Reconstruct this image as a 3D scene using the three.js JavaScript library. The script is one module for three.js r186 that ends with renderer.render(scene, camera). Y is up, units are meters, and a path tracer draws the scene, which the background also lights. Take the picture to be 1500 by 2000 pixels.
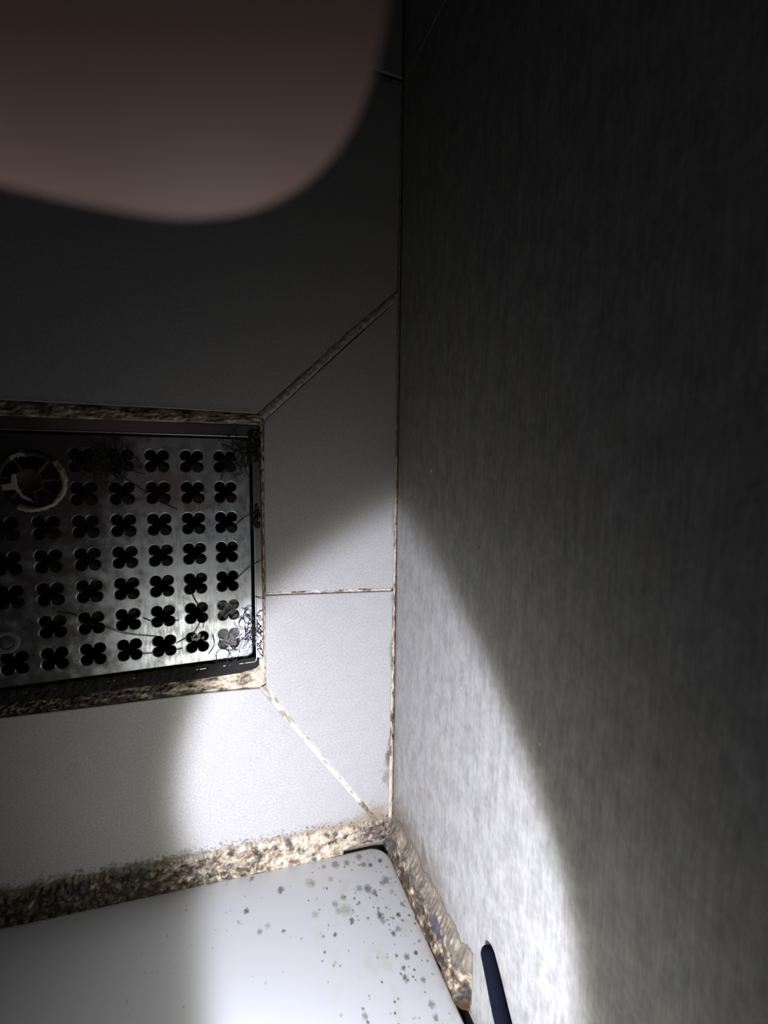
import * as THREE from 'three';
import { mergeGeometries } from 'three/addons/utils/BufferGeometryUtils.js';
import { MarchingCubes } from 'three/addons/objects/MarchingCubes.js';
import { createNoise2D, createNoise3D } from 'simplex-noise';

// ---------------------------------------------------------------- camera, light, exposure
// One model unit is 1.2 mm; U turns model units into metres. x: right, y: up, z: towards the white wall.
const U = 0.0012;
const scene = new THREE.Scene();
scene.background = new THREE.Color(0x000000);
const camera = new THREE.PerspectiveCamera(2 * Math.atan(1000 / 880) * 180 / Math.PI, 0.75, 0.002, 10);
const camRight = new THREE.Vector3(0.93685, 0.34953, -0.01206);
const camDown = new THREE.Vector3(-0.02541, 0.10241, 0.99442);
const camForward = new THREE.Vector3(0.34881, -0.93131, 0.10482);
const camAt = new THREE.Vector3(-4.05, 212.6, 0.42);
camera.position.copy(camAt).multiplyScalar(U);
camera.quaternion.setFromRotationMatrix(new THREE.Matrix4().makeBasis(camRight, camDown.clone().negate(), camForward.clone().negate()));
camera.focus = 0.262;
camera.userData.fStop = 18;
scene.add(camera);

const renderer = new THREE.WebGLRenderer();
renderer.toneMapping = THREE.LinearToneMapping;
renderer.toneMappingExposure = 1.0;
renderer.shadowMap.enabled = true;

// the torch: bright cone, its warm rim and the wide dim spill, all from one lens
const torchAt = new THREE.Vector3(-35, 176.1, 145.5);
const torchDir = new THREE.Vector3(0.601, -0.798, 0.047).normalize();
function torchBeam(colour, intensity, degrees, penumbra) {
  const l = new THREE.SpotLight(colour, intensity, 0, degrees * Math.PI / 180, penumbra, 2);
  l.position.copy(torchAt).multiplyScalar(U);
  l.target.position.copy(torchAt).addScaledVector(torchDir, 100).multiplyScalar(U);
  l.castShadow = true; l.shadow.radius = 0.2; l.shadow.mapSize.set(2048, 2048); l.shadow.camera.near = 0.005;
  scene.add(l, l.target);
  return l;
}
torchBeam(new THREE.Color(0.89, 0.91, 1.15), 0.195, 35.4, 0.16);
torchBeam(new THREE.Color(1.05, 1.0, 0.78), 0.065, 37.8, 0.2);
torchBeam(new THREE.Color(1.04, 1.0, 0.82), 0.027, 67, 1.0);

// ---------------------------------------------------------------- helpers
function mulberry(a) { return () => { a |= 0; a = a + 0x6D2B79F5 | 0; let t = Math.imul(a ^ a >>> 15, 1 | a); t = t + Math.imul(t ^ t >>> 7, 61 | t) ^ t; return ((t ^ t >>> 14) >>> 0) / 4294967296; }; }
const rnd = mulberry(77);
const n2 = createNoise2D(mulberry(5)), n3 = createNoise3D(mulberry(9));
const clamp = (v, a = 0, b = 1) => Math.min(b, Math.max(a, v));
const smooth = (a, b, v) => { const t = clamp((v - a) / (b - a)); return t * t * (3 - 2 * t); };
const lerp = (a, b, t) => a + (b - a) * t;
const mix = (a, b, t) => [lerp(a[0], b[0], t), lerp(a[1], b[1], t), lerp(a[2], b[2], t)];
const fbm = (x, y, o = 3) => { let s = 0, a = 0.5, f = 1; for (let i = 0; i < o; i++) { s += a * n2(x * f + i * 17.3, y * f - i * 9.1); a *= 0.5; f *= 2.03; } return s; };
const hash = (i, j) => { let h = Math.imul(i, 374761393) + Math.imul(j, 668265263) | 0; h = Math.imul(h ^ h >>> 13, 1274126177); return ((h ^ h >>> 16) >>> 0) / 4294967296; };
function worley(x, y) {
  const xi = Math.floor(x), yi = Math.floor(y); let f1 = 9, f2 = 9, id = 0;
  for (let i = -1; i <= 1; i++) for (let j = -1; j <= 1; j++) {
    const a = xi + i, b = yi + j, dx = a + hash(a, b) - x, dy = b + hash(a + 91, b - 37) - y, d = Math.hypot(dx, dy);
    if (d < f1) { f2 = f1; f1 = d; id = hash(a + 13, b + 57); } else if (d < f2) f2 = d;
  }
  return [f1, f2, id];
}
const toSRGB = v => v <= 0.0031308 ? 12.92 * v : 1.055 * Math.pow(v, 1 / 2.4) - 0.055;
// texture from a function giving linear colours
function tex(w, h, fn, srgb = true) {
  const d = new Uint8Array(w * h * 4);
  for (let j = 0, k = 0; j < h; j++) for (let i = 0; i < w; i++, k += 4) {
    const c = fn((i + 0.5) / w, (j + 0.5) / h);
    for (let q = 0; q < 3; q++) d[k + q] = 255 * clamp(srgb ? toSRGB(clamp(c[q])) : c[q]);
    d[k + 3] = 255;
  }
  const t = new THREE.DataTexture(d, w, h, THREE.RGBAFormat);
  t.wrapS = t.wrapT = THREE.RepeatWrapping; t.magFilter = THREE.LinearFilter; t.minFilter = THREE.LinearMipmapLinearFilter; t.generateMipmaps = true;
  if (srgb) t.colorSpace = THREE.SRGBColorSpace;
  t.needsUpdate = true;
  return t;
}
const taken = {};
function numbered(n) { if (!(n in taken)) { taken[n] = 0; return n; } return n + '_' + String(++taken[n]).padStart(3, '0'); }
function finish(m) { m.castShadow = m.receiveShadow = true; return m; }
function part(name, geometry, material, parent, label) {
  geometry.scale(U, U, U);
  const m = finish(new THREE.Mesh(geometry, material)); m.name = name; parent.add(m);
  if (label) m.userData.label = label;
  return m;
}
function group(name, label, category, data = {}) {
  const g = new THREE.Group(); g.name = numbered(name); scene.add(g);
  Object.assign(g.userData, { label, category }, data);
  return g;
}
function solo(name, geometry, material, label, category, data = {}) {
  const m = part(numbered(name), geometry, material, scene);
  Object.assign(m.userData, { label, category }, data);
  return m;
}
// flat slab in the x-z plane: outline [[x, z], ...], top at y
function slab(outline, top, thick, bevel = 0, holes = [], seg = 1) {
  const s = new THREE.Shape(outline.map(([x, z]) => new THREE.Vector2(x, -z)));
  for (const h of holes) s.holes.push(new THREE.Path(h.map(([x, z]) => new THREE.Vector2(x, -z))));
  const g = new THREE.ExtrudeGeometry(s, { depth: thick - 2 * bevel, bevelEnabled: bevel > 0, bevelSize: bevel, bevelOffset: -bevel, bevelThickness: bevel, bevelSegments: seg, curveSegments: 6 });
  g.rotateX(-Math.PI / 2); g.translate(0, top - thick + bevel, 0);
  return g;
}
function planarUV(g, fn) {
  const p = g.attributes.position, uv = new Float32Array(p.count * 2);
  for (let i = 0; i < p.count; i++) { const [a, b] = fn(p.getX(i), p.getY(i), p.getZ(i)); uv[2 * i] = a; uv[2 * i + 1] = b; }
  g.setAttribute('uv', new THREE.BufferAttribute(uv, 2));
  return g;
}
function box(x0, x1, y0, y1, z0, z1) { const g = new THREE.BoxGeometry(x1 - x0, y1 - y0, z1 - z0); g.translate((x0 + x1) / 2, (y0 + y1) / 2, (z0 + z1) / 2); return g; }
function roundRect(x0, x1, z0, z1, r, n = 6) {
  const o = []; const c = [[x1 - r, z0 + r, -90], [x1 - r, z1 - r, 0], [x0 + r, z1 - r, 90], [x0 + r, z0 + r, 180]];
  for (const [x, z, a] of c) for (let k = 0; k <= n; k++) { const t = (a + 90 * k / n) * Math.PI / 180; o.push([x + r * Math.cos(t), z + r * Math.sin(t)]); }
  return o;
}
// polyline sampled by share of its length
function along(pts) {
  const L = [0]; for (let i = 1; i < pts.length; i++) L.push(L[i - 1] + Math.hypot(...pts[i].map((v, k) => v - pts[i - 1][k])));
  return s => { const d = clamp(s) * L[L.length - 1]; let i = 1; while (i < pts.length - 1 && L[i] < d) i++; const t = (d - L[i - 1]) / (L[i] - L[i - 1]); return pts[i].map((v, k) => lerp(pts[i - 1][k], v, t)); };
}
// lumpy sheet of matter: at(s, t) -> [x, y, z] and colour(s, t) -> linear rgb
function sheet(nu, nv, at, colour) {
  const pos = [], col = [], idx = [];
  for (let i = 0; i <= nu; i++) for (let j = 0; j <= nv; j++) { pos.push(...at(i / nu, j / nv)); col.push(...colour(i / nu, j / nv)); }
  for (let i = 0; i < nu; i++) for (let j = 0; j < nv; j++) { const a = i * (nv + 1) + j, b = a + nv + 1; idx.push(a, b, a + 1, b, b + 1, a + 1); }
  const g = new THREE.BufferGeometry();
  g.setAttribute('position', new THREE.Float32BufferAttribute(pos, 3)); g.setAttribute('color', new THREE.Float32BufferAttribute(col, 3));
  g.setIndex(idx); g.computeVertexNormals();
  return g;
}
const std = (o) => new THREE.MeshStandardMaterial(o);

// ---------------------------------------------------------------- colours of matter (linear)
const CREAM = [0.62, 0.55, 0.43], TAN = [0.33, 0.265, 0.185], BROWN = [0.105, 0.080, 0.056], DARK = [0.030, 0.023, 0.018], SLATE = [0.085, 0.082, 0.095], WHITE = [0.66, 0.645, 0.62], GREY = [0.30, 0.285, 0.255];
// white cement grown over with mould; bias > 0 is dirtier
function mouldy(a, b, bias) {
  const [f1, f2, id] = worley(a / 2.6 + 0.5 * n2(a / 3, b / 3), b / 2.2 + 0.5 * n2(a / 3 + 9, b / 3)), [g1, , gid] = worley(a / 4.6 + 40, b / 4.0);
  const big = fbm(a / 8, b / 7, 4), fine = n2(a * 0.9, b * 0.9), mid = n2(a / 2.1 + 5, b / 1.7);
  const v = 0.44 + (id - 0.5) * 0.42 + big * 0.75 + mid * 0.16 + fine * 0.08 - bias;
  let c = v > 0.42 ? mix(TAN, CREAM, smooth(0.38, 0.85, v)) : v > 0.12 ? mix(BROWN, TAN, smooth(0.08, 0.44, v)) : mix(DARK, BROWN, smooth(-0.25, 0.14, v));
  if (gid < 0.15 + bias * 0.25) c = mix(c, gid < 0.06 ? SLATE : DARK, 0.9 * smooth(0.46, 0.22, g1 + fine * 0.07 + mid * 0.1));
  return c;
}
const lump = (a, b) => { const [f1, f2] = worley(a / 2.3, b / 2.3); return (1 - f1) * 0.6 + fbm(a / 6, b / 6, 3) * 0.9; };

// ---------------------------------------------------------------- materials
const FX0 = -130, FX1 = 92, FZ0 = -190, FZ1 = 214;      // floor patch that has its own map
function beadEdge(x) { return lerp(177.4, 191.2, clamp((x + 91.7) / 155, -1.5, 1.2)) + 0.9 * n2(x / 9, 3) + 0.6 * n2(x / 2.7, 8); }
const wallLine = x => 201.3 + 0.0897 * x;
function floorColour(x, z) {
  let v = 0.46 + 0.050 * n2(x / 1.5, z / 1.5) + 0.034 * n2(x / 0.7 + 50, z / 0.7) + 0.018 * fbm(x / 12, z / 12, 2);
  let c = [v * 1.0, v * 0.99, v * 0.985];
  const grain = 0.5 + 0.5 * n2(x / 0.9 + 7, z / 0.9 - 3), cloud = fbm(x / 7 + 3, z / 7, 3);
  // brown film creeping off the mouldy bead, thickest in the corner
  const d = beadEdge(x) - z;
  const reach = 2.2 + 4.5 * smooth(20, 60, x) + 3.5 * cloud;
  c = mix(c, [0.34, 0.26, 0.17], clamp(smooth(reach, -1, d) * (0.55 + 0.4 * grain) * smooth(-20, 30, x)));
  const spot = smooth(0.30, 0.62, n2(x / 2.4 + 30, z / 2.4) * 0.7 + 0.25 * grain) * smooth(5 + 2 * cloud, 0.5, d);
  c = mix(c, [0.10, 0.085, 0.075], spot * 0.85);
  c = mix(c, [0.12, 0.105, 0.09], smooth(2.8 + 4 * cloud, -0.5, d + grain) * 0.8 * smooth(10, -30, x));
  // rust-brown patch where the mitre meets the corner
  const r1 = Math.hypot((x - 72) / 8, (z - 189) / 8) + cloud * 0.8;
  c = mix(c, [0.30, 0.21, 0.13], smooth(1.3, 0.1, r1) * (0.35 + 0.55 * grain));
  // dark growth along the wall joint
  for (const [mx, mz, rx, rz, k] of [[80.2, 157, 2.6, 7, 0.85], [79, 168, 4, 8, 0.5], [80.6, 149, 1.4, 4, 0.6], [80.4, 100, 1.0, 9, 0.45], [80.4, 70, 1.0, 4, 0.55], [80.4, 30, 0.9, 12, 0.35]]) {
    const q = Math.hypot((x - mx) / rx, (z - mz) / rz) + cloud * 0.7 + (grain - 0.5) * 0.5;
    c = mix(c, [0.13, 0.105, 0.085], smooth(1.0, 0.25, q) * k);
  }
  // dirt caught along the cross joint and round the drain
  const dj = Math.abs(z - (61.6 + (x - 17.4) * 0.057));
  if (x > 16) c = mix(c, [0.36, 0.29, 0.20], smooth(2.2 + 2 * cloud, 0, dj) * 0.5 * grain);
  if (x < 18 && z < -20 && z > -30) c = mix(c, [0.22, 0.19, 0.12], smooth(-25 + 3 * cloud, -21.5, z) * 0.6 * (0.4 + 0.6 * grain));
  return c;
}
const floorMap = tex(1400, 2048, (u, v) => floorColour(lerp(FX0, FX1, u), lerp(FZ0, FZ1, v)));
const floorTile = std({ map: floorMap, roughness: 0.42 });
const plainFloorMap = tex(512, 512, (u, v) => { const x = u * 200, z = v * 200, w = 0.46 + 0.05 * n2(x / 1.5, z / 1.5) + 0.034 * n2(x / 0.7, z / 0.7); return [w, w * 0.99, w * 0.98]; });
const plainFloor = std({ map: plainFloorMap, roughness: 0.42 });
const mortar = std({ color: new THREE.Color().setRGB(0.20, 0.185, 0.16), roughness: 0.95 });
const matter = std({ vertexColors: true, roughness: 0.85 });
const wetMatter = std({ vertexColors: true, roughness: 0.45 });

function wallColour(z, y) {           // grey stone-look tile, drawn-out horizontal grain
  const wob = 0.8 * n2(z / 90, y / 40);
  const v = 0.29 + 0.022 * n2(z / 30, (y + wob) / 0.9) + 0.020 * n2(z / 12 + 20, (y + wob) / 0.6) + 0.022 * n2(z / 70 - 9, (y + wob) / 2.4)
    + 0.075 * fbm(z / 15, y / 9, 4) + 0.030 * n2(z / 4.2, y / 2.6) + 0.018 * n2(z / 1.4, y / 0.7);
  const warm = 0.5 + 0.5 * n2(z / 30 + 60, y / 18);
  return [v * lerp(0.985, 1.02, warm), v, v * lerp(0.985, 0.955, warm)];
}
const WZ0 = -175, WZ1 = 325;
const wallMap = tex(2048, 1024, (u, v) => {
  const z = lerp(WZ0, WZ1, u), y = v * 250; let c = wallColour(z, y);
  const grain = 0.5 + 0.5 * n2(z / 2.2, y / 0.8), cloud = fbm(z / 9, y / 6, 3);
  // brown film beside the corner bead, running out along the grain
  const d = 189 - z + 9 * cloud + 3.5 * n2(z / 20, y / 1.6);
  c = mix(c, [0.13, 0.095, 0.058], smooth(20, 0, d) * 0.9 * (0.45 + 0.55 * grain) * smooth(85, 45, y));
  c = mix(c, [0.14, 0.115, 0.085], smooth(1.0, 0.2, Math.hypot((z - 181) / 9, (y - 40) / 4.5) + cloud * 0.9) * 0.6);
  // film along the floor
  c = mix(c, [0.17, 0.135, 0.09], smooth(5 + 4 * cloud + 4 * smooth(110, 180, z), 0.2, y) * 0.75 * (0.4 + 0.6 * grain) * smooth(20, 110, z));
  c = mix(c, [0.17, 0.135, 0.10], smooth(1.6 + 1.5 * cloud, 0, y) * 0.5);
  for (const [pz, py, r, t] of [[3, 38, 0.7, 0.9], [29, 77, 0.6, 0.03], [81, 113, 0.4, 0.8], [86, 68, 0.4, 0.75], [15, 22, 0.5, 0.7]]) c = mix(c, [t, t, t], smooth(r, r * 0.5, Math.hypot(z - pz, y - py)));
  return c;
});
const wallTile = std({ map: wallMap, roughness: 0.5, bumpMap: tex(1024, 1024, (u, v) => { const z = u * 250, y = v * 125, w = 0.5 + 0.3 * n2(z / 14, y / 0.9) + 0.2 * n2(z / 3, y / 1.1); return [w, w, w]; }, false), bumpScale: 0.00002 });
wallTile.bumpMap.repeat.set(2, 2);
const plainWallMap = tex(512, 512, (u, v) => wallColour(u * 250 + 900, v * 125 + 300));
const plainWall = std({ map: plainWallMap, roughness: 0.5 });
const plaster = std({ color: new THREE.Color().setRGB(0.36, 0.35, 0.33), roughness: 0.9 });

// ---------------------------------------------------------------- floor
const floor = group('floor', 'pale grey speckled floor tiles around the drain', 'floor', { kind: 'structure' });
const drainHole = roundRect(-105, 15.6, -16.4, 98.2, 3);
part('mortar_bed', slab([[-610, -690], [96, -690], [96, 230], [-610, 230]], -1.6, 40, 0, [drainHole]), mortar, floor);
const fuv = (x, y, z) => [(x - FX0) / (FX1 - FX0), (z - FZ0) / (FZ1 - FZ0)];
function floorPiece(outline, own) {
  const g = slab(outline, 0, 6, 0.45, [], 2);
  planarUV(g, own ? fuv : (x, y, z) => [x / 200, z / 200]);
  return part('floor_tile', g, own ? floorTile : plainFloor, floor);
}
floorPiece([[-105, -22.3], [-60, -22.0], [-20, -21.9], [14.2, -21.6], [79.6, -82.4], [81.2, -84], [82.0, -175.3], [-170, -175.3], [-170, -86]], true);
floorPiece([[17.6, -18.9], [81.4, -79.6], [81.5, 0], [81.3, 64.2], [48, 62.4], [16.8, 60.8], [16.6, 22], [17.2, -16]], true);
floorPiece([[16.6, 62.3], [47, 64.0], [81.2, 65.9], [81.1, 120], [80.7, 150], [80.4, 203], [64.4, 178.2], [42.2, 146.2], [27.0, 124.0], [16.3, 106.3], [16.2, 90]], true);
floorPiece([[-106, 102.2], [-51, 104.4], [-11, 105.6], [13.6, 107.5], [24.6, 124.8], [39.8, 147.2], [62.0, 178.6], [79.6, 203.4], [79.6, 207], [-150, 186.5], [-165, 185], [-108, 106]], true);
floorPiece([[-107, -20], [-107, 101], [-168, 183], [-170, 100], [-170, -83]], false);
for (let i = 0; i < 3; i++) for (let j = -3; j < 2; j++) {
  const x0 = -171.2 - 250.8 * (i + 1), z0 = -176.6 + 250.8 * j, x1 = x0 + 249.4, z1 = Math.min(z0 + 249.4, 182 - 22 * i);
  if (z1 - z0 > 20) floorPiece([[Math.max(x0, -598), z0], [x1, z0], [x1, z1], [Math.max(x0, -598), z1]], false);
}
for (let j = -2; j < 0; j++) floorPiece([[-169.8, -176.6 + 250.8 * j], [82, -176.6 + 250.8 * j], [82, -176.6 + 250.8 * j + 249.2], [-169.8, -176.6 + 250.8 * j + 249.2]], false);

// grout between two edges: a[], b[] polylines in x-z, h = height of crown, colour(mmAlong, t)
function grout(a, b, len, wide, base, crown, rough, colour, name = 'grout_joint', material = matter) {
  const A = along(a), B = along(b), seed = a[0][0] * 3.1 + b[0][1];
  const g = sheet(Math.round(len / 0.45), Math.max(6, Math.round(wide / 0.4)), (s, t) => {
    const p = A(s), q = B(s), m = s * len, w = wide * t, e = Math.sin(Math.PI * t);
    return [lerp(p[0], q[0], t), base + crown * Math.pow(e, 0.6) + rough * (fbm(m / 3.1 + seed, w / 2 + seed, 3) + 0.5 * fbm(m / 9 + seed, seed, 2)) * Math.min(1, e * 3), lerp(p[1], q[1], t)];
  }, (s, t) => colour(s * len, t * wide));
  return part(name, g, material, floor);
}
const paleGrout = (dirt) => (m, w) => { const v = fbm(m / 6, w / 3, 3) + 0.3 * n2(m / 1.1, w / 0.7) - dirt; return v > 0 ? mix(TAN, WHITE, smooth(0, 0.35, v)) : mix(TAN, BROWN, smooth(0, -0.4, v)); };
const greyGrout = (m, w) => mix([0.28, 0.265, 0.23], [0.50, 0.48, 0.43], smooth(-0.4, 0.4, fbm(m / 5, w / 2, 3)));
grout([[14.4, -21.8], [36, -41.8], [55.4, -61.1], [81, -84]], [[17.4, -18.8], [38, -38.6], [57.2, -57.2], [81.8, -80]], 92, 3.4, -0.25, 0.75, 0.5, greyGrout);
grout([[13.4, 107.2], [24.4, 124.8], [39.6, 147.2], [61.8, 178.6], [79.4, 203.4]], [[16.4, 106], [27.2, 124], [42.4, 146.2], [64.6, 178.2], [81, 203]], 116, 2.8, -0.2, 0.45, 0.35, (m, w) => m > 88 ? mix(TAN, BROWN, smooth(-0.3, 0.5, fbm(m / 4, w, 2))) : mix(WHITE, [0.36, 0.31, 0.24], smooth(0.12, 0.36, fbm(m / 11 + 2, w / 4, 3) - 0.12 + 0.32 * smooth(38, 12, m))));
grout([[16.6, 60.8], [48, 62.4], [80.5, 64.2]], [[16.6, 62.3], [47, 64.0], [80.4, 65.9]], 64, 1.6, -0.7, 0.35, 0.5, (m, w) => w > 1.2 ? mix(BROWN, TAN, 0.5 + fbm(m / 6, 2)) : paleGrout(-0.2)(m * 0.5 + 20, w));
// strip against the grey wall: thin and grey far off, cream and wider in the corner
grout([[81.9, -178], [81.4, -84], [81.5, 0], [81.3, 64], [81.1, 120], [80.7, 150], [80.5, 180], [80.4, 200]], [[82.9, -178], [82.9, -84], [82.9, 0], [82.9, 64], [82.9, 135], [82.9, 180], [82.9, 200]], 378, 2.3, -0.5, 0.5, 0.5, (m, w) => {
  if (m < 175) return mix([0.19, 0.175, 0.14], [0.42, 0.39, 0.33], smooth(-0.3, 0.4, fbm(m / 7, w, 3)));
  const v = fbm(m / 11 + 9, w / 2, 4) + 0.15 * n2(m / 1.6, w) + (m > 338 ? 0.5 : m > 240 ? 0.06 : 0.16);
  return v > 0 ? mix(TAN, CREAM, smooth(0, 0.3, v)) : mix(TAN, DARK, smooth(0, -0.35, v));
});
grout([[82, -176.8], [-100, -176.8], [-171, -176.8]], [[82, -175.1], [-100, -175.1], [-171, -175.1]], 253, 1.7, -0.5, 0.3, 0.3, greyGrout);
// mortar round the drain frame
grout([[-106, -22.4], [-60, -22.1], [-20, -22.0], [16.4, -21.4]], [[-106, -16.2], [-60, -16.2], [-20, -16.4], [16.2, -16.8]], 122, 5.8, -0.9, 0.9, 0.6, (m, w) => { const v = fbm(m / 12, w / 4, 4) + 0.1 * n2(m / 2.4, w / 2); return v > 0.1 ? mix(TAN, CREAM, smooth(0.1, 0.5, v)) : mix(TAN, BROWN, smooth(0.1, -0.3, v)); }, 'drain_mortar', wetMatter);
grout([[-106, 96.6], [-51, 98.3], [-11, 99.0], [5, 98.9], [12, 97.6], [15.4, 94]], [[-106, 102.4], [-51, 104.6], [-11, 105.8], [5, 106.6], [13.8, 107.5], [16.8, 106]], 124, 6.4, -1.0, 0.6, 1.1, (m, w) => { const v = fbm(m / 12 + 31, w / 3, 4) + 0.1 * n2(m / 2.4, w / 2) + 0.85 * smooth(50, 118, m) - 0.48; return v > 0.1 ? mix(TAN, CREAM, smooth(0.1, 0.5, v)) : mix(mix(TAN, BROWN, smooth(0.1, -0.2, v)), DARK, smooth(-0.2, -0.5, v)); }, 'drain_mortar', wetMatter);
grout([[15.6, -18], [15.6, 22], [15.4, 90], [14.8, 100]], [[17.6, -19], [16.8, 22], [16.5, 90], [16.6, 106]], 122, 1.7, -0.9, 0.5, 0.5, (m, w) => mix(BROWN, CREAM, smooth(-0.25, 0.35, fbm(m / 5, w / 1.5, 3) + 0.3 * smooth(70, 120, m))), 'drain_mortar');

// ---------------------------------------------------------------- right wall
const wallRight = group('wall_right', 'dark grey stone-look tiled wall with fine horizontal grain', 'wall', { kind: 'structure' });
part('wall_core', box(90.4, 110, -40, 2010, -690, 230), plaster, wallRight);
function wallPiece(z0, z1, y0, y1, own) {
  const s = new THREE.Shape([[z0, y0], [z1, y0], [z1, y1], [z0, y1]].map(p => new THREE.Vector2(...p)));
  const g = new THREE.ExtrudeGeometry(s, { depth: 6.9, bevelEnabled: true, bevelSize: 0.4, bevelOffset: -0.4, bevelThickness: 0.4, bevelSegments: 2 });
  g.translate(0, 0, 0.4); g.rotateY(-Math.PI / 2); g.translate(90.4, 0, 0);      // shape x -> world z
  planarUV(g, (x, y, z) => own ? [(z - WZ0) / (WZ1 - WZ0), y / 250] : [z / 250, y / 125]);
  return part('wall_tile', g, own ? wallTile : plainWall, wallRight);
}
wallPiece(-175.2, 222, 0.5, 250, true);
for (let r = 0; r < 8; r++) { if (r) wallPiece(-175.2, 222, 251.2 * r, 251.2 * r + 249.8, false); wallPiece(-676, -176.4, 251.2 * r + (r ? 0 : 0.5), 251.2 * r + 249.8, false); }
{ // grout in the upright joint of the wall
  const g = sheet(300, 4, (s, t) => [83.1 - 0.25 * Math.sin(Math.PI * t) + 0.15 * n2(s * 90, t), s * 250, -176.5 + 1.4 * t], (s, t) => greyGrout(s * 250, t * 1.4));
  part('grout_joint', g, matter, wallRight);
}

// ---------------------------------------------------------------- white wall at the front
const wallFront = group('wall_front', 'glossy white tiled wall spotted with black mould', 'wall', { kind: 'structure' });
wallFront.position.set(83 * U, 0, wallLine(83) * U); wallFront.rotation.y = -Math.atan(0.0897);
part('wall_core', box(-700, -2, -40, 2010, 8.2, 24), plaster, wallFront);
const SPOTS = [[-28.4, 6.8, 1.2, 0], [-20.2, 9.9, 1.2, 0], [-21, 4.8, 1.4, 0], [-10.9, 9.9, 1, 0], [-34.3, 6.1, 1.6, 0], [-40.3, 6.1, 1, 0], [-16.7, 11.1, 0.9, 0], [-48.7, 13.4, 2, 1], [-63, 13.3, 1.3, 0], [-63.4, 14.7, 0.7, 0], [-38.7, 13.9, 1.1, 1], [-12, 21.3, 1.6, 0], [-14.4, 22.3, 1.2, 0], [-22.4, 23.6, 1.7, 0], [-26.4, 22.2, 1.3, 0], [-19.9, 26.4, 1.1, 0], [-35.3, 24.8, 1.1, 0], [-39.7, 27.1, 1.1, 0], [-28.7, 29.4, 0.6, 0], [-30.2, 26.7, 0.5, 0], [-35.7, 31.1, 2.2, 1], [-39.2, 30.6, 1.3, 1], [-9, 35.2, 0.8, 0], [-11.6, 28.1, 1.1, 1], [-12.8, 39.7, 0.9, 0], [-21.2, 37.9, 1.2, 0], [-20.7, 40.4, 1.2, 0], [-27.1, 37.7, 0.7, 0], [-34.5, 36.6, 1, 0], [-20.9, 34.6, 0.7, 0], [-15.4, 45.9, 1, 0], [-18.2, 47.3, 0.9, 0], [-70.9, 29.2, 1, 1], [-74.3, 30.9, 1, 0], [-64.4, 33.2, 0.7, 0], [-49.7, 29.6, 1.2, 1], [-43.2, 40.8, 0.7, 0], [-16.3, 57.8, 1, 0], [-12.1, 57.4, 0.7, 0], [-40, 72.8, 0.9, 0], [-14, 76.5, 1.1, 0], [-14.5, 80.9, 0.9, 0], [-13.4, 67.7, 0.8, 0], [-20.3, 65, 0.9, 0], [-19.6, 61.5, 0.8, 0], [-79.2, 19.8, 1, 0], [-75.5, 3.6, 0.9, 0], [-76.4, 4.5, 0.6, 0], [-82.7, 24.2, 0.7, 1]];
for (let k = 0; k < 150; k++) SPOTS.push([-7 - 45 * Math.pow(rnd(), 1.3), 3 + 85 * rnd(), 0.25 + 0.4 * rnd() * rnd(), rnd() < 0.3 ? 1 : 0]);
for (let k = 0; k < 40; k++) SPOTS.push([-45 - 80 * rnd(), 2 + 50 * rnd(), 0.2 + 0.35 * rnd() * rnd(), 1]);
const PU = 190, PV = 130;
const spotBins = new Map();
for (const s of SPOTS) for (let i = Math.floor((s[0] - 5) / 5); i <= Math.floor((s[0] + 5) / 5); i++) for (let j = Math.floor((s[1] - 5) / 5); j <= Math.floor((s[1] + 5) / 5); j++) { const k = i + ',' + j; if (!spotBins.has(k)) spotBins.set(k, []); spotBins.get(k).push(s); }
const panelMap = tex(1520, 1040, (a, b) => {
  const u = -PU + a * PU, y = b * PV;
  let c = [0.62, 0.64, 0.66];
  const gr = n2(u / 0.8, y / 0.8), cl = fbm(u / 5, y / 5, 3);
  c = mix(c, [0.55, 0.54, 0.46], 0.5 * smooth(0.05, 0.5, fbm(u / 16 + 4, y / 16, 3)) * smooth(-70, -20, u));
  c = mix(c, [0.40, 0.34, 0.19], smooth(-8.5 - 3 * cl, -4.2, u) * (0.5 + 0.2 * gr));
  c = mix(c, [0.45, 0.42, 0.28], smooth(2.6 + 1.5 * cl, 0.8, y) * (0.5 + 0.2 * gr));
  for (const [su, sy, r, k] of spotBins.get(Math.floor(u / 5) + ',' + Math.floor(y / 5)) || []) {
    const q = Math.hypot((u - su) * 0.92, (y - sy) * 0.8) / (r * 1.25) + 0.30 * n2(u / 1.7 + su, y / 1.7 + sy) + 0.06 * gr;
    if (q < 1.25) c = mix(c, k ? [0.30, 0.30, 0.20] : [0.075, 0.068, 0.062], smooth(1.25, 0.3, q) * (k ? 0.6 : 0.55 + 0.4 * hash(Math.round(su * 10), Math.round(sy * 10))));
  }
  return c;
});
const panelTile = new THREE.MeshPhysicalMaterial({ map: panelMap, roughness: 0.4, clearcoat: 0.5, clearcoatRoughness: 0.25 });
const whiteTile = new THREE.MeshPhysicalMaterial({ color: new THREE.Color().setRGB(0.62, 0.64, 0.66), roughness: 0.4, clearcoat: 0.5, clearcoatRoughness: 0.25 });
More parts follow.
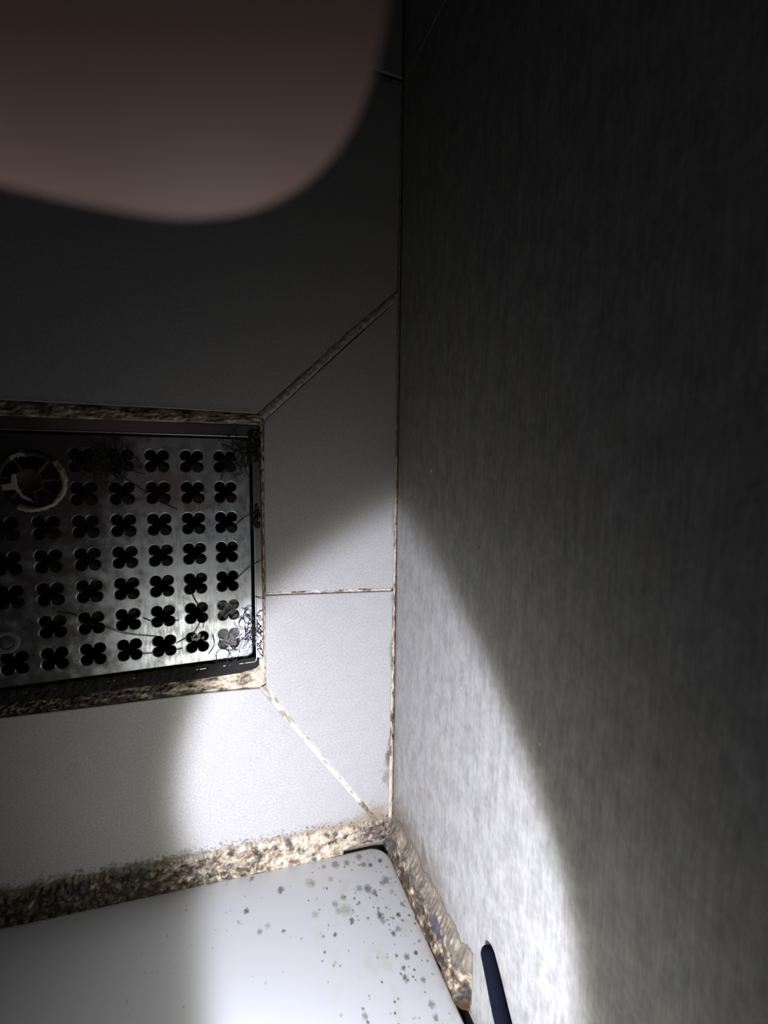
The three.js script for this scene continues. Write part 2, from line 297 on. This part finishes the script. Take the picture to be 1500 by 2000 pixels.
function frontPiece(u0, u1, y0, y1, r, own) {
  const s = new THREE.Shape();
  s.moveTo(u0, y0); s.lineTo(u1 - r, y0); s.quadraticCurveTo(u1 - r * 0.1, y0 + r * 0.2, u1, y0 + r * 1.1); s.lineTo(u1, y1); s.lineTo(u0, y1); s.lineTo(u0, y0);
  const g = new THREE.ExtrudeGeometry(s, { depth: 6.2, bevelEnabled: true, bevelSize: 1.0, bevelOffset: -1.0, bevelThickness: 1.0, bevelSegments: 4, curveSegments: 10 });
  g.translate(0, 0, 1.0);
  planarUV(g, (x, y) => own ? [(x + PU) / PU, y / PV] : [x / 200, y / 200]);
  return part('white_tile', g, own ? panelTile : whiteTile, wallFront);
}
frontPiece(-189, -4.6, 0.6, 129, 9, true);
frontPiece(-189, -4.6, 130.2, 380, 1, false);
for (let r = 0; r < 5; r++) for (let i = 0; i < 3; i++) { const y0 = r ? 381.4 + 400 * (r - 1) : 0.6, y1 = r ? y0 + 398.6 : 380; if (i) frontPiece(-190.4 - 250 * i, -190.4 - 250 * (i - 1) - 1.4, y0, y1, 1, false); else if (r) frontPiece(-189, -4.6, y0, y1, 1, false); }

// ---------------------------------------------------------------- mouldy white cement beads (skirting joints)
const bead = group('trim_1', 'lumpy white cement joint blackened with mould along the white wall foot', 'joint', { kind: 'structure' });
{
  const X0 = -300, X1 = 82.6;
  const g = sheet(980, 46, (s, t) => {
    const x = lerp(X0, X1, s), z0 = beadEdge(x);
    const gap = 2.5 * smooth(50, 66, x);                                   // the bead shrinks back from the tile's rounded corner
    const z1 = wallLine(x) - 0.1 - gap + 0.35 * n2(x / 3, 20), w = t * 17;
    const fade = Math.min(1, t * 5), edge = gap > 0.5 ? smooth(1, 0.82, t) : 1;
    const y = 0.05 + fade * (0.6 + 0.9 * t) * edge + fade * lump(x, w) * (0.9 + 0.5 * smooth(-20, -80, x)) * (t > 0.97 ? 0.4 : 1) * (0.3 + 0.7 * edge) - (gap > 0.5 ? 1.4 * smooth(0.86, 1, t) : 0);
    return [x, Math.max(y, t < 0.03 ? -0.2 : -1.4), lerp(z0, z1, t)];
  }, (s, t) => {
    const x = lerp(X0, X1, s);
    let c = mouldy(x, t * 17, 0.62 * smooth(8, -55, x) - 0.26 * smooth(10, 34, x) * smooth(66, 56, x) + 0.06 + 0.16 * smooth(62, 74, x) + 0.25 * (t - 0.5) * smooth(30, 0, x));
    if (x > 60) { const v = smooth(-0.2, 0.3, n2(x / 5, t * 3)) * smooth(60, 70, x); c = mix(c, mix(SLATE, [0.22, 0.20, 0.19], 0.5 + 0.5 * n2(x / 2, t * 8)), v * 0.7 * smooth(0.9, 0.6, t)); }
    if (t < 0.14) c = mix(mix([0.13, 0.11, 0.085], [0.34, 0.29, 0.215], smooth(-30, 20, x + 14 * n2(x / 6, 2))), c, smooth(0, 0.14, t + 0.05 * n2(x / 1.5, t * 20)));
    if (t > 0.86 && x > 58) c = mix(c, [0.06, 0.042, 0.022], smooth(0.86, 0.96, t));
    return c;
  });
  part('cement_bead', g, wetMatter, bead, 'black and cream mould on cement');
}
{
  const H = 84;
  const g = sheet(330, 50, (s, t) => {
    const y = -1 + s * H, z0 = 187.6 + 2.2 * n2(y / 12, 40) + 0.9 * n2(y / 2.5, 44) + 3 * smooth(12, 0, y) - 5 * smooth(70, 84, y), z1 = 209.5, w = t * 22;
    const f = Math.min(1, t * 4), end = smooth(1, 0.94, s);
    // from the wall face out to the gap beside the white tile
    const bulge = (2.4 * Math.sin(Math.PI * Math.min(1, t * 0.92)) + 1.2 * t + 2.9 * smooth(0.6, 0.95, t)) * end + f * lump(y + 300, w) * 1.0 * (0.35 + 0.65 * end);
    const dip = 1.8 * smooth(0.80, 0.88, t) * smooth(0.10, 0.02, Math.abs(t - 0.92)) * (0.55 + 0.7 * n2(y / 9, 60));
    return [82.55 - bulge * f + Math.max(0, dip), y, lerp(z0, z1, t)];
  }, (s, t) => {
    const y = -1 + s * H;
    let c = mouldy(y + 300, t * 22, 0.30 + 0.12 * smooth(0.5, 0.9, t));
    c = mix(c, [0.20, 0.175, 0.14], 0.7 * smooth(0.6, 0.2, t));
    c = mix(c, [0.05, 0.05, 0.07], smooth(1, 0.35, Math.hypot((y - 60) / 9, (t - 0.42) / 0.22) + 0.35 * n2(y / 2, t * 9)) * 0.9);
    c = mix(c, [0.045, 0.03, 0.018], smooth(1, 0.3, Math.hypot((y - 27) / 6, (t - 0.75) / 0.16) + 0.4 * n2(y / 2, t * 9)) * 0.9);
    c = mix(c, [0.14, 0.13, 0.125], 0.7 * smooth(16, 6, y) * smooth(0.3, 0.5, t));
    if (t > 0.82) c = mix(c, [0.055, 0.036, 0.018], smooth(0.82, 0.92, t + 0.05 * n2(y / 2, 5)));
    return c;
  });
  part('cement_bead', g, wetMatter, bead, 'brown mouldy cement in the upright corner');
}

// ---------------------------------------------------------------- other walls, ceiling (outside the frame)
const wl = solo('wall_left', box(-620, -600, -40, 2010, -690, 230), plaster, 'plain far wall to the left, unlit', 'wall', { kind: 'structure' });
solo('wall_back', box(-620, 110, -40, 2010, -700, -680), plaster, 'plain far wall behind, unlit', 'wall', { kind: 'structure' });
solo('ceiling', box(-620, 110, 2010, 2030, -700, 250), plaster, 'plain ceiling, unlit', 'ceiling', { kind: 'structure' });

// ---------------------------------------------------------------- floor drain
const steelMap = tex(1024, 1024, (u, v) => {
  const x = -104 + u * 120, z = -14 + v * 110;
  let w = 0.66 + 0.04 * n2(x / 1.2, z / 18) + 0.05 * fbm(x / 9, z / 9, 3);
  let c = [w * 0.90, w * 0.97, w * 1.12];
  const cl = fbm(x / 10 + 5, z / 10, 4), gr = n2(x / 0.7, z / 0.7);
  // dried dirt on the left and around the strainer, rusty water marks in the middle
  c = mix(c, [0.075, 0.068, 0.055], smooth(-0.1, 0.9, 0.6 * cl + 0.75 * smooth(-25, -70, x) + 0.45 * smooth(45, 0, z) * smooth(-15, -45, x) + 0.12 * gr) * 0.85);
  c = mix(c, [0.24, 0.13, 0.10], smooth(1, 0.3, Math.hypot((x + 24) / 13, (z - 12) / 12) + cl * 0.9) * 0.55);
  c = mix(c, [0.28, 0.16, 0.13], smooth(1, 0.3, Math.hypot((x + 11) / 9, (z - 17) / 7) + cl * 0.9) * 0.5);
  if (gr > 0.72 && cl > 0) c = mix(c, [0.1, 0.085, 0.06], 0.5);
  return c;
});
const steelRough = tex(512, 512, (u, v) => { const x = u * 120, z = v * 110, w = clamp(0.40 + 0.10 * fbm(x / 8, z / 8, 4) + 0.06 * n2(x / 1.5, z / 10) + 0.05 * n2(x / 0.8, z / 0.8)); return [w, w, w]; }, false);
const steelCover = std({ map: steelMap, roughnessMap: steelRough, roughness: 1, metalness: 0.88 });
const steel = std({ color: new THREE.Color().setRGB(0.50, 0.51, 0.53), roughness: 0.34, metalness: 1 });
const wellDark = std({ color: new THREE.Color().setRGB(0.035, 0.032, 0.028), roughness: 0.7 });

const drain = group('floor_drain', 'square stainless drain frame sunk in the floor, black grime in its gap', 'drain');
part('frame_lip', slab(roundRect(-104.8, 15.5, -16.4, 98.0, 2.6), -1.2, 1.2, 0.25, [roundRect(-101.3, 12.2, -11.4, 94.4, 1.4)], 2), steel, drain);
{ // rolled inner edge that catches the light
  const o = roundRect(-101.3, 12.2, -11.4, 94.4, 1.4).map(([x, z]) => new THREE.Vector3(x, -1.35, z));
  const path = new THREE.CurvePath(); for (let i = 0; i < o.length; i++) path.add(new THREE.LineCurve3(o[i], o[(i + 1) % o.length]));
  part('rolled_edge', new THREE.TubeGeometry(path, 400, 0.42, 8, true), steel, drain, 'bright rolled edge');
}
part('frame_wall', slab(roundRect(-102.3, 13.0, -12.2, 95.2, 1.6), -2.3, 9, 0, [roundRect(-101.3, 12.2, -11.4, 94.4, 1.2)]), steel, drain);
part('ledge', slab(roundRect(-102.3, 13.0, -12.2, 95.2, 1.6), -10.5, 1.4, 0, [roundRect(-94, 5, -5, 87, 1.2)]), wellDark, drain);
part('well', (() => { const a = slab(roundRect(-104, 14.8, -15.6, 97.2, 3), -12, 24, 0, [roundRect(-100, 11, -11, 93, 3)]); const b = slab(roundRect(-104, 14.8, -15.6, 97.2, 3), -34, 2, 0); return mergeGeometries([a, b]); })(), wellDark, drain, 'black drain well below the cover');
{ // black sludge packed in the gap on the near side, and in the gap's far right corner
  const sludge = (x0, x1, z0, z1, y0, amp, sd) => sheet(Math.round((x1 - x0) / 0.7), Math.max(6, Math.round((z1 - z0) / 0.7)), (s, t) => {
    const x = lerp(x0, x1, s), z = lerp(z0, z1, t), e = Math.min(1, 6 * Math.min(s, 1 - s, t, 1 - t) + 0.05);
    return [x, y0 + amp * e * (0.5 + fbm(x / 3 + sd, z / 3, 3)), z + 0.4 * n2(x / 4, sd)];
  }, (s, t) => { const v = 0.008 + 0.008 * fbm(s * 40, t * 9 + sd, 3); return [v * 1.15, v, v * 0.95]; });
  const slime = std({ vertexColors: true, roughness: 0.85 });
  part('sludge', sludge(-103, 13.4, 92.4, 99.0, -1.15, 0.9, 3), slime, drain, 'black sludge filling the gap nearest the white wall');
  part('sludge', sludge(9.6, 15.4, -15.8, 1.5, -1.4, 1.0, 8), slime, drain, 'black sludge in the far corner of the frame');
  part('sludge', sludge(10.8, 15.3, 18.5, 31, -1.4, 1.0, 12), slime, drain, 'black sludge on the right side of the frame');
}

// cover plate with clover-shaped holes
const P = 13.627, HX = 0.04, HZ = 0.0;
function clover(cx, cz, n = 44) {
  const o = [], D = 3.35, r = 2.28;
  for (let k = 0; k < n; k++) {
    const a = 2 * Math.PI * k / n; let best = 2.35;
    for (let q = 0; q < 4; q++) { const b = Math.PI / 4 + q * Math.PI / 2, d = a - b, s = D * Math.sin(d); if (Math.cos(d) > 0 && Math.abs(s) < r) best = Math.max(best, D * Math.cos(d) + Math.sqrt(r * r - s * s)); }
    o.push([cx + best * Math.cos(a), cz + best * Math.sin(a)]);
  }
  return o.reverse();
}
const ringX = -71.8, ringZ = 8.6;
const holes = [];
for (let c = 0; c < 8; c++) for (let r = 0; r < 7; r++) {
  if (c >= 5 && r < 2) continue;
  if (c === 6 && r === 5) continue;
  if (c === 7 && r === 5) continue;
  holes.push(clover(HX - P * c, HZ + P * r));
}
const circle = (cx, cz, r, n = 40) => Array.from({ length: n }, (_, k) => [cx + r * Math.cos(2 * Math.PI * k / n), cz + r * Math.sin(2 * Math.PI * k / n)]);
holes.push(circle(ringX, ringZ, 10.9).reverse());
const cover = group('drain_cover', 'stainless drain cover punched with rows of clover-shaped holes', 'drain cover');
{
  const g = slab(roundRect(-100, 10.6, -10.0, 91.5, 2.2), -2.0, 1.3, 0.4, holes, 3);
  planarUV(g, (x, y, z) => [(x + 104) / 120, (z + 14) / 110]);
  part('plate', g, steelCover, cover);
  part('skirt', slab(roundRect(-99.6, 10.2, -9.6, 91.1, 2), -3.2, 7.2, 0, [roundRect(-98.6, 9.2, -8.6, 90.1, 1.6)]), steel, cover);
  const ring = new THREE.LatheGeometry([[2.5, -0.9], [2.7, 0.1], [3.2, 0.45], [4.3, 0.45], [4.8, 0.1], [4.9, -0.6]].map(p => new THREE.Vector2(...p)), 32);
  ring.translate(-84, -2.0, 72.6);
  part('screw_collar', ring, std({ color: new THREE.Color().setRGB(0.15, 0.14, 0.14), roughness: 0.7 }), cover, 'dull grey ring');
  const scr = new THREE.LatheGeometry([[0, -0.7], [1.6, -0.75], [2.6, -1.0]].map(p => new THREE.Vector2(...p)), 24); scr.translate(-84, -2, 72.6);
  part('screw', scr, std({ color: new THREE.Color().setRGB(0.07, 0.04, 0.035), roughness: 0.6 }), cover, 'rusty screw in the ring');
}
// round strainer insert: chipped cream rim, hub and spokes in dirty plastic
const strainer = group('drain_strainer', 'round chipped cream strainer ring with dirty spokes in the drain cover', 'strainer');
{
  const rim = sheet(120, 12, (s, t) => {
    const a = 2 * Math.PI * s, R = lerp(9.9, 12.2, t) + 0.25 * n2(Math.cos(a) * 4, Math.sin(a) * 4 + t);
    return [ringX + R * Math.cos(a), -2.0 + 1.0 * Math.pow(Math.sin(Math.PI * clamp(t, 0.02, 0.98)), 0.6) + 0.15 * n2(a * 5, t * 3), ringZ + R * Math.sin(a)];
  }, (s, t) => {
    const a = 360 * s, w = fbm(Math.cos(2 * Math.PI * s) * 2.4, Math.sin(2 * Math.PI * s) * 2.4 + t * 0.5, 3);
    const kept = smooth(-0.1, 0.12, w + (a > 315 || a < 115 ? 0.55 : a > 235 && a < 262 ? 0.35 : -0.55) - 0.3 * Math.abs(t - 0.5));
    return mix([0.03, 0.027, 0.022], mix([0.36, 0.35, 0.27], [0.22, 0.13, 0.075], smooth(0.1, 0.4, n2(s * 11, t) - (a > 30 && a < 70 ? -0.15 : 0.25))), kept);
  });
  part('rim', rim, matter, strainer, 'chipped cream ring');
  const plastic = std({ color: new THREE.Color().setRGB(0.055, 0.045, 0.036), roughness: 0.6 });
  const hub = new THREE.LatheGeometry([[0, -1.2], [2.4, -1.0], [4.2, -0.2], [4.9, 0], [5.2, -0.5], [5.0, -1.8], [3, -2.6]].map(p => new THREE.Vector2(...p)), 36); hub.translate(ringX - 1.6, -3.2, ringZ);
  part('hub', hub, plastic, strainer);
  for (const deg of [-52, -5, 38, 78, 135, 190, 240]) {
    const a = deg * Math.PI / 180, g = new THREE.CapsuleGeometry(0.75, 6.6, 4, 8); g.rotateZ(Math.PI / 2); g.scale(1, 0.7, 1); g.rotateY(-a);
    g.translate(ringX - 0.8 + 7.6 * Math.cos(a), -3.3, ringZ + 7.6 * Math.sin(a));
    part('spoke', g, plastic, strainer);
  }
  const flake = std({ color: new THREE.Color().setRGB(0.42, 0.40, 0.38), roughness: 0.6 });
  const chip = (o) => slab(o.map(([px, pz]) => [px, pz]), -2.1, 0.7, 0.2);
  part('paint_flake', chip([[-84, 10.5], [-78.6, 9.2], [-78.2, 5.8], [-76.8, 5.8], [-76.6, 10], [-75.2, 13.6], [-72.6, 15.4], [-71.4, 17.2], [-75.4, 15.2], [-77.4, 11.9], [-84, 12.4]]), flake, strainer, 'pale paint flake');
  part('paint_flake', chip([[-84, -1.2], [-78.2, -1.4], [-80.4, -0.4], [-84, 2.2]]), flake, strainer, 'pale paint flake');
  part('paint_flake', chip([[-77.4, -3.0], [-74.6, -2.4], [-72.4, -0.8], [-75.4, -1.0]]), flake, strainer, 'pale paint flake');
}

// grey slime plugging the corner holes
function plug(cx, cz, cover01, label) {
  const g = sheet(22, 22, (s, t) => { const x = cx - 6 + 12 * s, z = cz - 6 + 12 * t; return [x, -2.75 + 0.35 * fbm(x / 2, z / 2, 3) - (n2(x / 4 + 7, z / 4) > cover01 ? 1.6 : 0), z]; }, (s, t) => { const v = 0.20 + 0.10 * fbm(s * 7 + cx, t * 7, 3); return [v, v * 0.97, v * 1.02]; });
  solo('slime_patch', g, wetMatter, label, 'slime');
}
plug(HX, HZ + P * 6, 0.9, 'grey slime film plugging the clover hole in the near right corner');
plug(HX, HZ + P * 5, 0.1, 'torn grey slime film in the hole next to the plugged corner hole');
{ // wet froth in the neighbouring hole
  const gs = []; for (let k = 0; k < 14; k++) { const g = new THREE.SphereGeometry(0.35 + 0.5 * rnd(), 10, 7); g.scale(1, 0.6, 1); g.translate(HX - P - 2.4 + 5 * rnd(), -3.0, HZ + P * 6 - 3.6 + 2.8 * rnd()); gs.push(g); }
  const fr = solo('froth', mergeGeometries(gs), std({ color: new THREE.Color().setRGB(0.6, 0.58, 0.5), roughness: 0.25 }), 'pale wet froth in the second hole of the nearest row', 'froth', { kind: 'stuff' });
}

// ---------------------------------------------------------------- hair
const hairMat = std({ color: new THREE.Color().setRGB(0.022, 0.017, 0.013), roughness: 0.5 });
function strand(pts, r = 0.16, n = 26) { return new THREE.TubeGeometry(new THREE.CatmullRomCurve3(pts.map(p => new THREE.Vector3(...p))), n, r, 4); }
function tangle(cx, cz, rx, rz, count, curl, y = -1.6, rise = 1.0) {
  const gs = [];
  for (let k = 0; k < count; k++) {
    let x = cx + rx * (rnd() + rnd() - 1), z = cz + rz * (rnd() + rnd() - 1), a = rnd() * 6.283; const turn = (rnd() - 0.5) * curl, pts = [];
    for (let q = 0; q < 9; q++) { pts.push([x, y + rise * rnd(), z]); a += turn + (rnd() - 0.5) * 0.7; x += Math.cos(a) * 1.25; z += Math.sin(a) * 1.25; x = Math.min(x, 15.6); }
    gs.push(strand(pts, 0.10 + 0.07 * rnd(), 22));
  }
  return mergeGeometries(gs);
}
solo('hair_tangle', tangle(11.5, 80, 3.6, 11, 50, 1.2), hairMat, 'matted hair caught in the near right corner of the drain', 'hair', { kind: 'stuff' });
solo('hair_tangle', tangle(8, -4, 6, 9, 46, 1.0), hairMat, 'thin hair clinging to the far right corner of the drain', 'hair', { kind: 'stuff' });
solo('hair_tangle', tangle(-46, 1, 9, 7, 60, 0.8), hairMat, 'dark clump of hair beside the round strainer', 'hair', { kind: 'stuff' });
solo('hair_tangle', tangle(3, 87, 8, 4, 16, 0.9), hairMat, 'wisps of hair along the nearest edge of the drain cover', 'hair', { kind: 'stuff' });
const loose = [
  ['hair from the fourth hole of the right column to the frame gap', [3.6, -1.6, 29], [7, -1.3, 26], [10.5, -1.0, 23.5]],
  ['hair rising from the fifth hole of the right column onto the floor tile', [4, -1.6, 53.5], [9, -1.0, 49], [13, -0.6, 46.5], [16, 0.2, 45]],
  ['long dark hair slanting down from the hair clump beside the strainer', [-45, -1.7, 3], [-36, -1.3, 10], [-27, -1.4, 17], [-20, -1.6, 21]],
  ['hair joining the third and fourth holes of the nearest row', [-36, -1.5, 84], [-28, -1.3, 84.5], [-20, -1.5, 83.8]],
  ['short curved hair between the third and second holes of the nearest row', [-22, -1.6, 81], [-15, -1.3, 77], [-12, -1.5, 72]],
  ['bowed hair running beside the second column of holes', [-17, -1.6, 54], [-14, -1.3, 62], [-10, -1.4, 70], [-11, -1.6, 75]],
  ['longest loose hair, low on the left half of the drain cover', [-58, -1.6, 67], [-50, -1.2, 70], [-42, -1.3, 74], [-30, -1.5, 77]],
  ['thick dark hair at the leftmost holes of the second nearest row', [-66, -1.6, 62], [-60, -1.2, 64], [-55, -1.4, 70]],
  ['straight hair under the fourth hole of the second nearest row', [-35, -1.5, 68], [-29, -1.3, 71], [-21, -1.5, 70.6]],
  ['hair standing at the nearest edge below the frothy hole', [-9, -1.6, 88], [-6.6, -1.2, 84], [-7, -1.5, 79]],
  ['hair climbing from the top right hole to the far frame corner', [-2, -1.6, 8], [1, -1.3, 3], [6, -1.2, -3], [8, -1.2, -10]],
  ['tiny hair over the frame beside the cross joint of the floor tiles', [11, -1.2, 62], [14, -0.5, 63.4], [16.2, 0.15, 63.6]],
];
for (const [label, ...pts] of loose) solo('hair_strand', strand(pts, 0.17, 30), hairMat, label, 'hair', { group: 'loose hairs on the drain cover' });

// ---------------------------------------------------------------- dark rounded end beside the corner bead, low in the picture
{
  const pts = [[81.2, 94.5, 170.5], [80.6, 98.5, 174.5], [80.0, 104, 181], [79.6, 110.5, 188], [79.4, 122, 196], [79.4, 140, 201]];
  const c = new THREE.CatmullRomCurve3(pts.map(p => new THREE.Vector3(...p)));
  const t = new THREE.TubeGeometry(c, 40, 2.7, 14), cap = new THREE.SphereGeometry(2.7, 14, 10); cap.translate(81.2, 94.5, 170.5);
  solo('cable', mergeGeometries([t, cap]), new THREE.MeshPhysicalMaterial({ color: new THREE.Color().setRGB(0.004, 0.005, 0.012), roughness: 0.9, specularIntensity: 0.15 }), 'dark navy rounded strip on the grey wall above the mouldy corner', 'cable');
}

// ---------------------------------------------------------------- fingertip in front of the lens
const person = (() => {
  const toWorld = (x, y, z) => camAt.clone().addScaledVector(camRight, x).addScaledVector(camDown, y).addScaledVector(camForward, z);
  // in lens space: x right, y down, z away from the lens
  const tip = new THREE.Vector3(-7.2, -17.6, 13.8), axis = new THREE.Vector3(-1, -0.24, 0.0).normalize();
  const pad = new THREE.Vector3(0, 1, 0).addScaledVector(axis, -axis.y).normalize(), side = new THREE.Vector3().crossVectors(axis, pad);
  const L = 62, N = 90, M = 48, pos = [], idx = [];
  const radius = d => { // distance from the very tip
    const cap = 8.2, base = 7.15 + 0.25 * smooth(4, 14, d) - 0.55 * Math.exp(-Math.pow((d - 23) / 4, 2)) + 0.5 * Math.exp(-Math.pow((d - 30) / 6, 2)) + 0.9 * smooth(30, 60, d);
    return d < cap ? base * Math.pow(Math.max(0, 1 - Math.pow(1 - d / cap, 2.3)), 1 / 2.3) : base;
  };
  for (let i = 0; i <= N; i++) {
    const d = L * Math.pow(i / N, 1.7), r = radius(d);
    for (let j = 0; j < M; j++) {
      const a = 2 * Math.PI * j / M, ca = Math.cos(a), sa = Math.sin(a);
      const sw = 1 + 0.05 * Math.max(0, ca) * Math.exp(-Math.pow((d - 9) / 7, 2));
      const p = tip.clone().addScaledVector(axis, d - 7.4).addScaledVector(pad, r * ca * sw).addScaledVector(side, r * 0.95 * sa);
      pos.push(...toWorld(p.x, p.y, p.z).toArray());
    }
  }
  for (let i = 0; i < N; i++) for (let j = 0; j < M; j++) { const a = i * M + j, b = i * M + (j + 1) % M; idx.push(a, b, a + M, b, b + M, a + M); }
  const g = new THREE.BufferGeometry(); g.setAttribute('position', new THREE.Float32BufferAttribute(pos, 3)); g.setIndex(idx); g.computeVertexNormals();
  // the rest of the hand lies outside the picture, gripping from the left
  const J = [], cap = (a, b, ra, rb) => J.push([new THREE.Vector3(...a), new THREE.Vector3(...b), ra, rb]);
  cap([-62, -25.8, 13.8], [-84, -20, 4], 8.2, 10);             // index knuckle
  cap([-84, -20, 4], [-96, 20, -18], 12, 15); cap([-80, 4, 2], [-98, 44, -22], 11, 15); cap([-78, 24, 0], [-98, 60, -26], 10, 14);
  cap([-82, -4, 2], [-50, 2, 12], 9, 7.4); cap([-50, 2, 12], [-34, 6, 6], 7.4, 6.4);
  cap([-80, 14, 2], [-50, 22, 12], 8.8, 7.4); cap([-50, 22, 12], [-34, 25, 6], 7.4, 6.2);
  cap([-78, 32, 0], [-54, 40, 9], 8, 6.6); cap([-54, 40, 9], [-42, 42, 4], 6.6, 5.6);
  cap([-96, 20, -18], [-72, -14, -34], 12, 9.5); cap([-72, -14, -34], [-46, -20, -36], 9.5, 8);
  cap([-98, 44, -24], [-140, 96, -46], 17, 19);
  const lo = new THREE.Vector3(-165, -45, -75), hi = new THREE.Vector3(-25, 125, 35), res = 64, ctr = lo.clone().add(hi).multiplyScalar(0.5), half = 85;
  const mc = new MarchingCubes(res, new THREE.MeshBasicMaterial(), false, false, 60000); mc.isolation = 0;
  const q = new THREE.Vector3(), ab = new THREE.Vector3(), ap = new THREE.Vector3();
  for (let z = 0; z < res; z++) for (let y = 0; y < res; y++) for (let x = 0; x < res; x++) {
    q.set((x - res / 2) / (res / 2), (y - res / 2) / (res / 2), (z - res / 2) / (res / 2)).multiplyScalar(half).add(ctr);
    let d = 99;
    for (const [a, b, ra, rb] of J) { ab.subVectors(b, a); ap.subVectors(q, a); const t = clamp(ap.dot(ab) / ab.lengthSq()); const e = ap.addScaledVector(ab, -t).length() - lerp(ra, rb, t); const k = 3.2, h = clamp(0.5 + 0.5 * (d - e) / k); d = lerp(d, e, h) - k * h * (1 - h); }
    mc.field[x + y * res + z * res * res] = -d;
  }
  mc.update();
  const n = mc.count, hp = [], hg = new THREE.BufferGeometry();
  for (let i = 0; i < n; i++) hp.push(...toWorld(mc.positionArray[3 * i] * half + ctr.x, mc.positionArray[3 * i + 1] * half + ctr.y, mc.positionArray[3 * i + 2] * half + ctr.z).toArray());
  hg.setAttribute('position', new THREE.Float32BufferAttribute(hp, 3)); hg.setIndex(Array.from({ length: n }, (_, i) => i)); hg.computeVertexNormals();
  const whole = mergeGeometries([g, hg]);
  const skin = new THREE.MeshPhysicalMaterial({ color: new THREE.Color().setRGB(0.76, 0.51, 0.43), roughness: 0.6 });
  const p = solo('person', whole, skin, 'blurred bare fingertip reaching in across the upper left', 'person');
  // fingernail on the far side of the tip
  const nail = sheet(10, 10, (s, t) => { const d = 1.6 + 10.5 * s, a = Math.PI + (t - 0.5) * 1.7, r = radius(d + 1) + 0.12; const v = tip.clone().addScaledVector(axis, d - 7.4).addScaledVector(pad, r * Math.cos(a)).addScaledVector(side, r * 0.95 * Math.sin(a)); return toWorld(v.x, v.y, v.z).toArray(); }, () => [0.55, 0.38, 0.33]);
  part('fingernail', nail, std({ vertexColors: true, roughness: 0.3 }), p);
  return p;
})();

// ---------------------------------------------------------------- torch, outside the picture
{
  const t = group('flashlight', 'small black flashlight shining into the corner from outside the picture', 'flashlight');
  const q = new THREE.Quaternion().setFromUnitVectors(new THREE.Vector3(0, 1, 0), torchDir), m = new THREE.Matrix4().compose(torchAt, q, new THREE.Vector3(1, 1, 1));
  const black = std({ color: new THREE.Color().setRGB(0.02, 0.02, 0.022), roughness: 0.4, metalness: 0.3 });
  const lathe = pts => { const g = new THREE.LatheGeometry(pts.map(p => new THREE.Vector2(...p)), 36); g.applyMatrix4(m); return g; };
  part('head', lathe([[7.4, -1.0], [8.6, -0.9], [9, -3], [9, -14], [7.2, -18], [6.9, -19]]), black, t);
  part('body', lathe([[6.9, -19], [6.9, -70], [6.2, -72], [0, -72]]), black, t);
  part('lens', lathe([[0, -1.6], [7.4, -1.6]]), std({ color: 0x111111, emissive: new THREE.Color(0.95, 0.97, 1.0), emissiveIntensity: 1.5, roughness: 0.2 }), t, 'glowing lens');
}
renderer.render(scene, camera);
